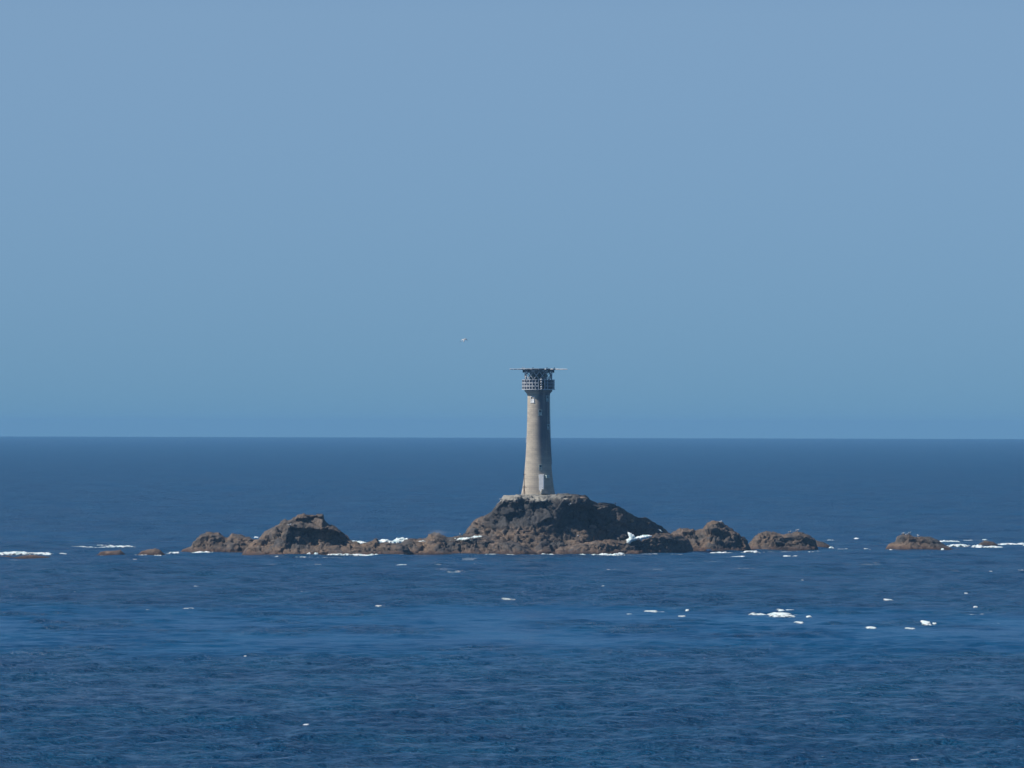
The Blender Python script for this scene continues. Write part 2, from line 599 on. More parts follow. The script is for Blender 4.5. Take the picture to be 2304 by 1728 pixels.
# ------------------------------------------------------------------ rocks
def rock(name, label, sil, base_y, depth, k1=.35, k2=.85, a1=.30, a2=.42, a3=.6, amp=.7, pal='brown',
         cell=3.2, seed=0, res=.25, group=None, front=None):
    px = np.array([p[0] for p in sil], float)
    py = np.array([p[1] for p in sil], float)
    bx, by = (px, np.full(len(px), float(base_y))) if not isinstance(base_y, list) else ([p[0] for p in base_y], [p[1] for p in base_y])
    width = (px[-1] - px[0]) / F * 2050
    nx = max(16, int(width / res))
    u = np.linspace(px[0], px[-1], nx)
    r0 = water_r(u, np.interp(u, bx, by))
    rc = r0 + depth * a3
    top = H - (np.interp(u, px, py) - yinf(u)) / F * rc
    Xc = (u - 1152) / F * rc
    endd = np.minimum(u - px[0], px[-1] - u) / F * rc
    plan = np.clip(endd / (depth * .35), 0, 1)
    plan = np.sqrt(1 - (1 - plan) ** 2) * .93 + .07
    nt_ = max(26, int((depth * .35 + top.max() * 1.6) / res * .9))
    # keypoints of the cross-section (depth fraction, height)
    t = np.linspace(0, 1, nt_)
    tk = np.array([0, .30, .58, .74, 1.0])
    n1 = .16 * fbm(Xc / 9, Xc * 0 + seed, Xc * 0, 3, seed)
    ka1 = a1 + n1 * .5
    kk1 = np.clip((k1(u) if callable(k1) else k1) + n1, .08, .9)
    kk2 = np.clip((k2(u) if callable(k2) else k2) + .5 * n1, .1, .98)
    YY = np.zeros((nt_, nx)); ZZ = np.zeros((nt_, nx))
    for j in range(nx):
        T = max(top[j], .15)
        yk = np.array([0, ka1[j], a2, a3, 1.0])
        zk = np.array([-1.2, kk1[j] * T, max(kk1[j] * T + .02, kk2[j] * T), T, -1.2])
        YY[:, j] = np.interp(t, tk, yk)
        ZZ[:, j] = np.interp(t, tk, zk)
    c0 = r0 + depth * .5
    Yw = c0[None, :] + (YY - .5) * depth * plan[None, :] + 1.5 * fbm(Xc / 7, Xc * 0, Xc * 0 + seed, 3, seed + 5)[None, :]
    Xw = np.repeat(Xc[None, :], nt_, 0)
    P = np.stack([Xw, Yw, ZZ], -1)
    # normals of the base loft
    du = np.gradient(P, axis=1); dv = np.gradient(P, axis=0)
    n = np.cross(du, dv)
    n /= np.linalg.norm(n, axis=-1, keepdims=True) + 1e-9
    if n[nt_ // 4, nx // 2, 1] > 0: n = -n
    x, y, z = P[..., 0], P[..., 1], P[..., 2]
    cell = cell * 1.15
    wx = .35 * fbm(x / 3, y / 4, z / 4, 3, seed + 50)
    wz = .35 * fbm(x / 3, y / 4, z / 4, 3, seed + 60)
    sh = .35
    f1, c1, e1 = facets((x + wx + sh * z) / cell, y / cell * .8, (z + wz - .25 * x) / (cell * .7), seed + 100, .95)
    c2s = cell * .38
    f2, c2, e2 = facets((x + wx * .5 - sh * z) / c2s, y / c2s, (z + wz * .5 + .2 * x) / (c2s * .75), seed + 200, .7)
    f3, c3, e3 = facets((x + .3 * z) / .62, y / .62, z / .5, seed + 250, .8)
    nz = fbm(x / 1.1, y / 1.1, z / 1.1, 4, seed + 300)
    loc = np.clip(np.maximum(z, .6) / 2.2, .25, 1)
    endf = np.clip(endd / 2.5, .15, 1)[None, :]
    topd = np.clip((top[None, :] - z) / 1.8, .16 if pal == 'mound' else .36, 1)
    f0, c0_, e0 = facets((x + .5 * z) / (cell * 2.1), y / (cell * 2), (z - .2 * x) / (cell * 1.9), seed + 90, .9)
    zt_ = (z + .12 * x + .5 * fbm(x / 6, y / 6, z / 3, 3, seed + 95)) / 1.15
    terr = (zt_ - np.floor(zt_)) * sstep(8.5, 5.0, z) * .38
    d = (f0 * amp * .8 + f1 * amp * .90 + f2 * amp * .34 + f3 * .07 + nz * .06 - terr
         - .22 * amp * (1 - sstep(0, .06, e1)) - .12 * amp * (1 - sstep(0, .08, e2)))
    d = d * loc * endf * topd
    d = np.clip(d, -1.6 * amp - .3, 1.2 * amp + .3)
    P2 = P + n * d[..., None]
    P2[..., 2] += .25 * f2 * amp * loc * topd * endf
    P2[0, :, 2] = -2; P2[-1, :, 2] = -2
    if front is not None:
        P2 = front(P2)
    me = grid_mesh(name, P2, nx, nt_)
    # rock colour: weed and barnacle zone, bare brown granite, black lichen belt with cliff shade painted in, pale top
    x, y, z = P2[..., 0], P2[..., 1], P2[..., 2]
    big = fbm(x / 6, y / 6, z / 4, 4, seed + 400)
    med = fbm(x / 1.6, y / 1.6, z / 1.2, 4, seed + 500)
    brown = np.array([.135, .100, .074]); tawny = np.array([.185, .130, .088]); grey = np.array([.075, .068, .062])
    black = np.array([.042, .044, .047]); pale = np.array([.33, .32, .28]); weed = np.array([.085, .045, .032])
    col = brown + (tawny - brown) * sstep(-.1, .5, big)[..., None]
    col = col + (grey - col) * sstep(.05, .45, -big + .3 * med)[..., None]
    blk = sstep(.52, .72, c1 * .5 + c2 * .3 + .25 * med + .12) * .6
    col = col + (black * 1.6 - col) * blk[..., None]
    wz_ = sstep(1.5, .4, z + .5 * med)
    col = col + (weed - col) * (wz_ * .8)[..., None]
    pinkish = sstep(.35, .6, fbm(x / 2.5, y / 2.5, z / .8, 3, seed + 700)) * .5
    col = col + (np.array([.30, .22, .165]) - col) * pinkish[..., None]
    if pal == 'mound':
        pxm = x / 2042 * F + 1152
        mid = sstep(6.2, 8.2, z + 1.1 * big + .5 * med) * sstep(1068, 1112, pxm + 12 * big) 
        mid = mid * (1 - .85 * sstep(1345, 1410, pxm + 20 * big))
        col = col + (black - col) * (mid * .88)[..., None]  # the black belt also carries the steep cliff's shade
        rim = sstep(14.6, 15.7, z + 1.5 * med + .8 * big) * sstep(1300, 1235, pxm + 30 * med)
        streak = sstep(.22, .5, fbm(x / .7, y / 3, z / 5, 3, seed + 800)) * sstep(11.0, 14.5, z + 2 * big) * .5 * sstep(1260, 1210, pxm)
        rim = np.maximum(rim, streak)
        col = col + (pale - col) * rim[..., None]
        rim2 = sstep(.3, .5, med) * sstep(15.2, 16.2, z) * .4
        col = col + (pale * .8 - col) * rim2[..., None]
    if pal == 'hump':
        mid = sstep(4.5, 6.0, z + 1.2 * big) * .35
        col = col + (np.array([.12, .10, .085]) - col) * mid[..., None]
    crack = np.maximum(.55 * (1 - sstep(.0, .09, e1 + .04 * med)), .35 * (1 - sstep(.0, .08, e2 + .04 * med)))
    col = col * (1 - crack)[..., None]
    wet = sstep(.75, .25, z + .25 * med) * .55
    col = col * (1 - wet)[..., None]
    col = np.clip(col, .008, .8)
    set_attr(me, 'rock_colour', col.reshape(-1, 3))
    o = link_mesh(name, me, M['rock'])
    tag(o, label, 'rock', group)
    return o

rock('rock_outcrop', 'low twin-humped brown rock at the left end of the main reef',
     [(400, 1248), (405, 1244), (413, 1235), (432, 1228), (434, 1217), (453, 1201), (469, 1196), (494, 1198), (507, 1208),
      (514, 1210), (522, 1201), (537, 1202), (565, 1208), (577, 1213), (600, 1216), (622, 1246)], 1244, 22, k1=.4, amp=.6, seed=1)

def hollow(X0, X1, Z0, Z1, dep, slope=0.0, soft=.9):
    def f(P):
        x, z = P[..., 0], P[..., 2] + slope * (P[..., 0] - X0)
        j = .7 * fbm(P[..., 0] / 1.6, P[..., 2] / 1.6, x * 0, 3, 77)
        m = (sstep(X0 - soft * .4, X0 + soft, x + j) * sstep(X1 + soft, X1 - soft * 2, x + j)
             * sstep(Z0 - soft, Z0 + soft, z + j) * sstep(Z1 + soft * .35, Z1 - soft * .35, z + j))
        P[..., 1] += dep * m
        return P
    return f
def chain(*fs):
    def f(P):
        for g in fs: P = g(P)
        return P
    return f
rock('rock_outcrop', 'big brown hump with a flat dark cap left of the lighthouse rock',
     [(545, 1248), (552, 1236), (562, 1222), (580, 1209), (600, 1196), (628, 1182), (648, 1170), (661, 1165), (671, 1155), (684, 1152),
      (699, 1155), (727, 1157), (732, 1170), (742, 1178), (760, 1187), (775, 1201), (785, 1211), (795, 1219), (815, 1221),
      (836, 1217), (848, 1212), (853, 1222), (876, 1222), (900, 1224), (918, 1232), (930, 1248)], 1251, 30,
     k1=lambda u: np.interp(u, [560, 640, 700, 780, 800], [.5, .45, .30, .35, .6]),
     k2=lambda u: np.interp(u, [560, 640, 700, 780, 800], [.85, .8, .72, .8, .85]), amp=.85, pal='hump', cell=3.6, seed=2,
     front=chain(hollow(-62.5, -45.5, 2.9, 7.5, 3.4, .07), hollow(-60.5, -52.2, 8.8, 10.3, 1.8)))

rock('reef_ledge', 'long low brown ledge between the big left hump and the lighthouse rock',
     [(868, 1250), (880, 1232), (905, 1219), (921, 1211), (941, 1211), (957, 1209), (973, 1199), (987, 1198), (1005, 1206), (1018, 1205),
      (1032, 1201), (1048, 1200), (1080, 1204), (1130, 1212), (1180, 1225), (1215, 1248)], 1249, 20, k1=.5, k2=.8, amp=.55, cell=2.6, seed=3)

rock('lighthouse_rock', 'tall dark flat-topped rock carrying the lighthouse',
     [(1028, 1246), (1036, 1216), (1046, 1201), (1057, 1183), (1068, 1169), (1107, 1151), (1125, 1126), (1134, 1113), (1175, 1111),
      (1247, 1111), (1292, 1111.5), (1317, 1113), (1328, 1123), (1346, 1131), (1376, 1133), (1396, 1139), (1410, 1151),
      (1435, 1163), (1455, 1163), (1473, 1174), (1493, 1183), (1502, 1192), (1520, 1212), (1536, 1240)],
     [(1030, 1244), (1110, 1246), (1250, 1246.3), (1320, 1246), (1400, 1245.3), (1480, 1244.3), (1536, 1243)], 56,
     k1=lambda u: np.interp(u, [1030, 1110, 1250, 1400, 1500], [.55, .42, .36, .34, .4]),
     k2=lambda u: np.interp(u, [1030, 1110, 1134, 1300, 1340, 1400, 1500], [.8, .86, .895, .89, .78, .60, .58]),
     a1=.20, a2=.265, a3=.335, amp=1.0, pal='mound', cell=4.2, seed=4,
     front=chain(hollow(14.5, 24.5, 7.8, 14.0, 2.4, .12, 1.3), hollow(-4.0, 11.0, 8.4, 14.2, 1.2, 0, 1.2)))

rock('reef_ledge', 'broken brown shelf in front of the lighthouse rock with foam in its gully',
     [(1250, 1238), (1262, 1229), (1290, 1224), (1330, 1218), (1370, 1212), (1400, 1215), (1440, 1208), (1480, 1200), (1505, 1199),
      (1530, 1203), (1548, 1210), (1560, 1234)],
     [(1250, 1248), (1350, 1247.6), (1450, 1246.4), (1560, 1244)], 16, k1=.5, k2=.8, amp=.5, cell=2.2, seed=5)

rock('rock_ridge', 'pointed brown ridge just right of the lighthouse rock',
     [(1490, 1236), (1502, 1206), (1516, 1194), (1532, 1189), (1555, 1191), (1573, 1193), (1583, 1187), (1593, 1177), (1603, 1172),
      (1621, 1176), (1641, 1187), (1661, 1198), (1682, 1217), (1692, 1240)], 1241, 26, k1=.45, k2=.75, amp=.9, cell=3.0, seed=6)

rock('rock_outcrop', 'blocky brown rock with a near level top right of the pointed ridge',
     [(1680, 1240), (1684, 1224), (1694, 1211), (1707, 1197), (1725, 1193), (1745, 1197), (1765, 1201), (1780, 1200), (1796, 1196),
      (1818, 1202), (1834, 1211), (1842, 1238)], 1239, 22, k1=.3, k2=.85, a1=.2, a2=.3, amp=.75, cell=3.4, seed=7)
rock('small_rock', 'small sloping rock touching the right side of the blocky rock',
     [(1828, 1238), (1836, 1214), (1854, 1219), (1866, 1226), (1874, 1235)], 1234, 10, k1=.4, amp=.3, cell=1.8, seed=8)

rock('rock_islet', 'isolated rounded brown islet on the far right with gulls on top',
     [(1990, 1238), (1999, 1224), (2015, 1218), (2019, 1208), (2031, 1202), (2046, 1200), (2055, 1205), (2073, 1206.5), (2094, 1208),
      (2110, 1213), (2119, 1221), (2130, 1227), (2143, 1234), (2160, 1240)], 1238, 20, k1=.4, amp=.5, cell=3.2, seed=9)
rock('small_rock', 'small wave-washed rock in white surf at the right edge',
     [(2196, 1231), (2204, 1222), (2214, 1217), (2224, 1216), (2236, 1219), (2248, 1227), (2252, 1232)], 1231, 9, k1=.4, amp=.28, cell=1.6, seed=10)

low = 'nearly submerged rocks at the left edge'
rock('reef_ledge', 'flat awash reef at the left edge of the view',
     [(-70, 1257), (-40, 1250), (0, 1251), (22, 1250), (32, 1254), (50, 1250), (75, 1248), (88, 1250), (110, 1252), (122, 1257)],
     1257, 12, k1=.5, amp=.22, cell=1.8, seed=11)
rock('small_rock', 'low flat rock awash midway between the left edge and the reef',
     [(218, 1251), (227, 1241), (240, 1238.5), (262, 1238), (272, 1236), (287, 1251)], 1250, 9, k1=.5, amp=.2, cell=1.4, seed=12)
rock('small_rock', 'low dark rock with bright foam along its foot left of the reef',
     [(308, 1250), (319, 1240), (334, 1236), (350, 1234), (361, 1236.5), (375, 1250)], 1249.5, 9, k1=.5, amp=.25, cell=1.5, seed=13)
rock('small_rock', 'tiny rock awash in front of the lighthouse rock below its gully',
     [(1404, 1249), (1412, 1241), (1424, 1240), (1436, 1241), (1446, 1249)], 1248, 6, k1=.5, amp=.2, cell=1.2, seed=14)
rock('small_rock', 'tiny brown rock just left of the surf in front of the lighthouse rock',
     [(1279, 1245), (1284, 1238), (1294, 1238), (1302, 1245)], 1244, 5, k1=.5, amp=.15, cell=1.2, seed=15)

# ------------------------------------------------------------------ foam
FV, FQ = [], []
def foam_patch(px0, px1, py, hgt, depth=5.0, r=None, z0=0.0, slope=0.0, thr=.0, seed=0, store=None, alpha=1.0, solid=0):
    """a ragged low ridge of broken water. py = photo row of its foot"""
    rc = r or water_r((px0 + px1) / 2, py)
    xa, xb = (px0 - 1152) / F * rc, (px1 - 1152) / F * rc
    w = xb - xa
    nx = max(8, int(w / .22)); ny = max(8, int(depth / .35))
    xs = np.linspace(xa, xb, nx); ys = np.linspace(rc - depth * .5, rc + depth * .5, ny)
    XX, YY = np.meshgrid(xs, ys)
    u = (XX - xa) / w * 2 - 1; v = (YY - rc) / depth * 2
    wob = .5 * fbm(XX / 4, YY * 0, XX * 0 + seed, 4, seed)
    env = np.clip(1 - u * u, 0, 1) ** .7 * np.clip(1 - (v + wob) ** 2 * 1.3, 0, 1)
    sc = min(2.4, max(.8, w / 5))
    if solid:
        sc = min(3.0, max(.8, w / 6))
        env = np.clip(1 - u * u, 0, 1) ** .6 * np.clip(1 - (v + .6 * wob) ** 2, 0, 1)
    nse = fbm(XX / sc, YY / (sc * 2.2), XX * 0 + seed * 1.7, 5, seed + 3, .65)
    raw = env * (1.0 + (1.2 if solid else 2.2) * nse) - (.24 if solid else .34) - thr
    lace = fbm(XX / .55, YY / 2.2, XX * 0 + seed, 4, seed + 13, .6)
    hgt = hgt * (.85 if solid else .6)
    z = hgt * (np.minimum(raw, .75) * .8 + .3 * np.maximum(raw, 0) * fbm(XX / .8, YY / .5, XX * 0, 3, seed + 9))
    al = sstep(-.02, .65, raw + .75 * lace) * (1 + .4 * solid)
    base = wave_z(XX, YY, np.full_like(XX, 2.0)) * (.8 if z0 == 0 else 0) + z0 + slope * (XX - xa)
    z = np.where(raw < 0, -.05, z) + base + .03
    (S_SURF if store is None else store).append((np.stack([XX, YY, z], -1), nx, ny, np.clip(al * alpha, 0, 1)))

def foam_object(name, patches, label=None):
    vs, qs, k, als = [], [], 0, []
    for P, nx, ny, al in patches:
        idx = np.arange(nx * ny).reshape(ny, nx) + k
        q = np.stack([idx[:-1, :-1].ravel(), idx[:-1, 1:].ravel(), idx[1:, 1:].ravel(), idx[1:, :-1].ravel()], 1)
        vs.append(P.reshape(-1, 3)); als.append(al.ravel()); qs.append(q); k += nx * ny
    v = np.concatenate(vs); q = np.concatenate(qs)
    me = bpy.data.meshes.new(name)
    me.vertices.add(len(v)); me.vertices.foreach_set('co', v.reshape(-1).astype(np.float32))
    me.loops.add(len(q) * 4); me.loops.foreach_set('vertex_index', q.reshape(-1).astype(np.int32))
    me.polygons.add(len(q))
    me.polygons.foreach_set('loop_start', np.arange(0, len(q) * 4, 4, dtype=np.int32))
    me.polygons.foreach_set('loop_total', np.full(len(q), 4, dtype=np.int32))
    me.update(calc_edges=True)
    set_attr(me, 'foam_cover', np.stack([np.concatenate(als)] * 3, 1))
    o = link_mesh(name, me, M['foam'], smooth=True)
    return tag(o, label, None, None, 'stuff')

S_SURF = []
surf = [  # px0, px1, foot row, height m, depth
    (-40, 95, 1248, .9, 8), (60, 122, 1247, .8, 12), (95, 120, 1249, .5, 5), (132, 152, 1246, .6, 3), (20, 45, 1259, .5, 3), (-5, 8, 1259, .4, 3), (125, 142, 1255, .4, 3),
    (198, 207, 1252, .5, 2), (150, 220, 1231, .45, 8), (205, 312, 1233, .75, 9), (215, 262, 1229, .5, 8),
    (224, 234, 1251, .6, 2), (258, 266, 1250, .5, 2), (266, 290, 1250, .7, 3), (288, 372, 1251, .85, 4), (276, 300, 1244, .5, 4),
    (370, 408, 1247, .95, 3), (428, 496, 1246, .7, 3), (503, 520, 1246, .6, 3), (548, 570, 1249, .4, 2), (588, 602, 1252, .4, 2), (616, 634, 1253, .4, 2),
    (690, 702, 1252, 1.2, 2.5), (707, 718, 1252, 1.1, 2.5), (730, 778, 1251, 1.0, 3), (768, 862, 1251, .9, 3), (815, 900, 1251, 1.2, 3),
    (1012, 1044, 1251, .9, 3), (1046, 1066, 1250, .5, 2.5), (1062, 1092, 1250, .5, 2.5), (1144, 1158, 1249, .5, 2), (1182, 1194, 1246, .7, 2),
    (1214, 1238, 1246, .7, 2.5), (1228, 1252, 1243, .8, 3), (1298, 1323, 1245, .95, 3), (1294, 1306, 1240, .6, 2),
    (1328, 1410, 1248, 1.1, 3.5), (1380, 1410, 1244, 1.3, 3), (1472, 1492, 1235, .4, 3), (1430, 1455, 1237, .35, 2),
    (1586, 1604, 1242, 1.4, 3), (1590, 1640, 1245, 1.0, 3), (1668, 1714, 1244, 1.0, 3), (1700, 1712, 1240, .6, 2),
    (1850, 1880, 1216, .5, 6), (1838, 1860, 1234, .7, 3), (1864, 1878, 1235, .9, 2), (1808, 1836, 1244, .35, 3), (1855, 1880, 1242, .4, 3), (1875, 1915, 1239, .5, 4),
    (1920, 1936, 1214, .5, 6), (1936, 1962, 1216, .3, 5), (1943, 1957, 1235, .6, 2), (1955, 1972, 1236, .5, 2), (1895, 1918, 1238, .5, 4),
    (1640, 1680, 1252, .3, 5), (1690, 1720, 1250, .3, 4), (1760, 1800, 1252, .25, 5), (1870, 1910, 1252, .35, 5),
    (2112, 2165, 1220, .85, 8), (2150, 2210, 1217, .5, 8), (2125, 2190, 1231, .75, 6), (2185, 2218, 1232, 1.6, 5), (2205, 2262, 1232, .7, 4),
    (2208, 2225, 1216, .5, 3), (2240, 2320, 1226, 1.0, 8), (2250, 2330, 1224, .7, 8), (2285, 2330, 1221, .4, 6), (2300, 2360, 1228, .8, 8),
    (2001, 2012, 1238, .4, 2), (2083, 2095, 1239, .5, 2), (2117, 2126, 1240, .9, 2.5),
    (755, 1040, 1272, .16, 7), (1000, 1100, 1250, .25, 5), (640, 760, 1256, .2, 4),
]
for i, (a, b_, c, h, d) in enumerate(surf):
    if 1205 < (a + b_) / 2 < 1560 and c < 1260:      # at the foot of the lighthouse rock and its shelf
        c = float(np.interp((a + b_) / 2, [1205, 1250, 1350, 1450, 1560], [1248.5, 1249.5, 1249.5, 1248.5, 1246])) + (0 if h > .5 else 1)
    foam_patch(a, b_, c, h, d * 1.2, seed=i + 20, solid=int(h >= .7))
# swell breaking on the back of the reef (standing higher than the flat sea) and water left in the gullies
foam_patch(572, 584, 1209, .7, 4, r=2030, z0=4.2, seed=201, solid=1)
foam_patch(772, 850, 1209, 1.5, 9, r=2016, z0=3.3, slope=-.13, seed=202, solid=1)
foam_patch(838, 928, 1217, 1.8, 9, r=2014, z0=3.1, seed=203, solid=1)
foam_patch(884, 926, 1212, 1.5, 7, r=2016, z0=3.7, seed=207, solid=1)
foam_patch(940, 962, 1215, .8, 3, r=1995, z0=3.8, seed=208)
foam_patch(1008, 1068, 1212, 1.3, 6, r=2008, z0=4.0, seed=204, solid=1, alpha=.9)
foam_patch(1052, 1086, 1211, 1.0, 4, r=1999, z0=4.4, slope=.2, seed=205, solid=1)
# thin wash all along the foot of the rocks
for i in range(46):
    px = 400 + i * 31.5 + RNG.uniform(-8, 8)
    if 1535 < px < 1560 or px > 1850: continue
    py = np.interp(px, [400, 560, 900, 1030, 1240, 1500, 1690, 1850], [1246, 1251, 1252, 1250, 1248, 1247.5, 1243, 1240])
    foam_patch(px, px + RNG.uniform(14, 42), py, RNG.uniform(.15, .4), RNG.uniform(3, 6), seed=i + 900, alpha=RNG.uniform(.25, .75))
for i in range(26):    # drifting foam streaks down-sea of the reef
    px = RNG.uniform(-50, 2300); py = RNG.uniform(1254, 1290)
    foam_patch(px, px + RNG.uniform(30, 120), py, .1, RNG.uniform(4, 9), seed=i + 1000, alpha=RNG.uniform(.1, .35))
foam_object('surf_foam', S_SURF)

S_CAP = []
caps = [
    (1683, 1728, 1382, .45, 6), (1724, 1790, 1386, .95, 14), (1745, 1768, 1374, .5, 8), (1764, 1792, 1374, .45, 7), (1780, 1800, 1383, .4, 5),
    (1786, 1810, 1401, .55, 6), (1814, 1828, 1388, .5, 4), (1448, 1484, 1376, .45, 7), (1480, 1500, 1376, .22, 4), (1408, 1425, 1381, .22, 4), (1543, 1552, 1375, .4, 3), (1526, 1545, 1387, .22, 4),
    (1660, 1670, 1343, .4, 3), (1985, 2014, 1350, .4, 5), (2012, 2022, 1337, .4, 4), (2190, 2202, 1366, .35, 4), (2168, 2222, 1383, .22, 5),
    (2073, 2096, 1403, .75, 8), (2098, 2108, 1403, .35, 4), (1948, 1974, 1413, .5, 6), (2036, 2062, 1414, .3, 5), (1834, 1850, 1368, .2, 4), (1985, 2010, 1398, .2, 4),
    (412, 442, 1371, .32, 6), (392, 400, 1371, .2, 3), (328, 340, 1371, .22, 3), (842, 872, 1365, .28, 6), (1128, 1162, 1348, .25, 6), (165, 174, 1331, .25, 3),
    (2046, 2072, 1710, .28, 4), (682, 698, 1629, .12, 1.5), (1850, 1862, 1706, .15, 2),
    (436, 450, 1320, .25, 4), (605, 612, 1326, .25, 3), (672, 684, 1330, .25, 3), (2224, 2236, 1285, .25, 5), (2290, 2304, 1284, .25, 5),
    (1352, 1362, 1318, .22, 3), (1486, 1496, 1303, .25, 4), (1255, 1262, 1299, .25, 4), (1196, 1204, 1282, .25, 4), (2170, 2180, 1335, .2, 3), (2242, 2252, 1404, .25, 3),
]
for i, (a, b_, c, h, d) in enumerate(caps):
    foam_patch(a, b_, c, h * (.6 if h < .9 else .8), d * 2.2, seed=i + 400, store=S_CAP, solid=int(h >= .45), thr=.06 if h >= .45 else 0, alpha=1 if h >= .3 else .8)
for i in range(26):       # flecks of spray on single crests
    py = 1265 + 330 * RNG.random() ** 1.6
    px = RNG.uniform(-80, 2380)
    w = RNG.uniform(4, 12)
    foam_patch(px, px + w, py, RNG.uniform(.08, .18), RNG.uniform(1.5, 3.5), seed=i + 600, store=S_CAP, alpha=RNG.uniform(.2, .6))
foam_object('whitecap_foam', S_CAP)

# white water pouring through the gully of the shelf: a lumpy sheet lying on the rock
def gully(poly, r, seed, thick=.8, tilt=.35):
    poly = np.array([W(x, y, r) for x, y in poly])[:, [0, 2]]
    x0, z0 = poly.min(0) - .4; x1, z1 = poly.max(0) + .4
    nx, nz = int((x1 - x0) / .16), int((z1 - z0) / .16)
    XX, ZZ = np.meshgrid(np.linspace(x0, x1, nx), np.linspace(z0, z1, nz))
    dmin = np.full(XX.shape, 1e9); inside = np.zeros(XX.shape, bool)
    m = len(poly)
    for i in range(m):
        ax, az = poly[i]; bx, bz = poly[(i + 1) % m]
        ex, ez = bx - ax, bz - az
        t = np.clip(((XX - ax) * ex + (ZZ - az) * ez) / (ex * ex + ez * ez), 0, 1)
        dmin = np.minimum(dmin, np.hypot(XX - ax - t * ex, ZZ - az - t * ez))
        c = ((az > ZZ) != (bz > ZZ)) & (XX < (bx - ax) * (ZZ - az) / (bz - az + 1e-12) + ax)
        inside ^= c
    sd_ = np.where(inside, dmin, -dmin) + .18 * fbm(XX / .6, ZZ / .6, XX * 0, 3, seed)
    bul = thick * np.clip(sd_ / .5, -1, 1)
    Yf = r - bul * (1 + .5 * fbm(XX / .9, ZZ / .9, XX * 0 + 4, 4, seed + 1)) + (ZZ - z0) * tilt
    keep = sd_ > -.05
    idx = -np.ones(XX.shape, int)
    vs = []; fs = []
    co = np.stack([XX, Yf, ZZ], -1)
    idx[:] = np.arange(nx * nz).reshape(nz, nx)
    for j in range(nz - 1):
        for i in range(nx - 1):
            if keep[j, i] and keep[j + 1, i] and keep[j, i + 1] and keep[j + 1, i + 1]:
                fs.append((idx[j, i], idx[j, i + 1], idx[j + 1, i + 1], idx[j + 1, i]))
    back = co.copy(); back[..., 1] += thick * 1.5 + .3
    n = nx * nz
    verts = [tuple(p) for p in co.reshape(-1, 3)] + [tuple(p) for p in back.reshape(-1, 3)]
    edges = {}
    for f in fs:
        for a, b_ in zip(f, f[1:] + f[:1]):
            if (b_, a) in edges: del edges[(b_, a)]
            else: edges[(a, b_)] = 1
    allf = fs + [tuple(v + n for v in reversed(f)) for f in fs] + [(b_, a, a + n, b_ + n) for a, b_ in edges]
    used = sorted({v for f in allf for v in f}); mp = {v: i for i, v in enumerate(used)}
    return [verts[v] for v in used], [tuple(mp[v] for v in f) for f in allf]

# ------------------------------------------------------------------ lighthouse
TR = water_r(1211, 1246.3) + .335 * 56 + 7.2
tx, _, tz = W(1211.5, 1111, TR)
PXM = TR / F       # metres per photo pixel at the tower
BASE_Z = tz - .6
def tz_of(py):     # height above the tower's own base
    return W(1211.5, py, TR)[2] - BASE_Z

LH = empty('lighthouse', (tx, TR, BASE_Z), 'tall tapering granite lighthouse with a gallery and a helicopter deck on top', 'lighthouse')

prof_px = [(1125, 40), (1111, 38.0), (1104, 36.6), (1095, 35.0), (1080, 33.0), (1060, 30.9), (1040, 29.3), (1020, 28.0), (1000, 27.0), (980, 26.2), (960, 25.6), (940, 25.1), (920, 24.8), (905, 24.6), (893, 24.5)]
pz = [tz_of(p) for p, _ in prof_px][::-1]
pr = [w * PXM for _, w in prof_px][::-1]
def shaft_r(z):
    return float(np.interp(z, sorted(pz), [r for _, r in sorted(zip(pz, pr))]))
zs = np.linspace(-14, tz_of(892), 100)
prof = [(shaft_r(z), z) for z in zs]
MB().lathe(prof, 96).build('tower_shaft', M['stone'], LH, smooth=True)
# corbelled cornice
zc0, zc1 = tz_of(892), tz_of(877.5)
cp = []
for i in range(9):
    s = i / 8
    cp.append((24.5 * PXM + (31.2 - 24.5) * PXM * s ** 2.0, zc0 + (zc1 - zc0) * s * .8))
cp += [(31.4 * PXM, zc1 - .35), (31.4 * PXM, zc1), (.1, zc1)]
cp = [(24.5 * PXM, zc0)] + cp
MB().lathe(cp, 72).build('cornice', M['stone'], LH, smooth=False)

zg0, zg1 = tz_of(877.3), tz_of(854.5)
RG = 36.6 * PXM
MB().lathe([(.1, zg0 + .02), (RG + .12, zg0 + .02), (RG + .12, zg0 + .22), (.1, zg0 + .22)], 64).build('gallery_floor', M['pale_metal'], LH)
ns = 32
def P3(rad, ang_, z):
    return Vector((rad * math.sin(ang_), -rad * math.cos(ang_), z))
gap = {0, 1}                  # open bay of the gallery just right of the middle
rowh = (zg1 - zg0 - .2) / 3
panel_me = None
for k in range(ns):
    a = (k + .5) * 2 * math.pi / ns
    if k in gap: continue
    for j in range(3):
        w = 2 * RG * math.tan(math.pi / ns) * .90
        zc = zg0 + .2 + rowh * (j + .5)
        if panel_me is None:
            panel_me = MB().box((w, .06, rowh * .86), Matrix.Identity(4)).mesh('panel')
            panel_me.materials.append(M['panel'])
        o = bpy.data.objects.new('panel', panel_me)
        scene.collection.objects.link(o)
        o.parent = LH
        o.matrix_local = Matrix.Translation(P3(RG - .05, a, zc)) @ Matrix.Rotation(a, 4, 'Z')
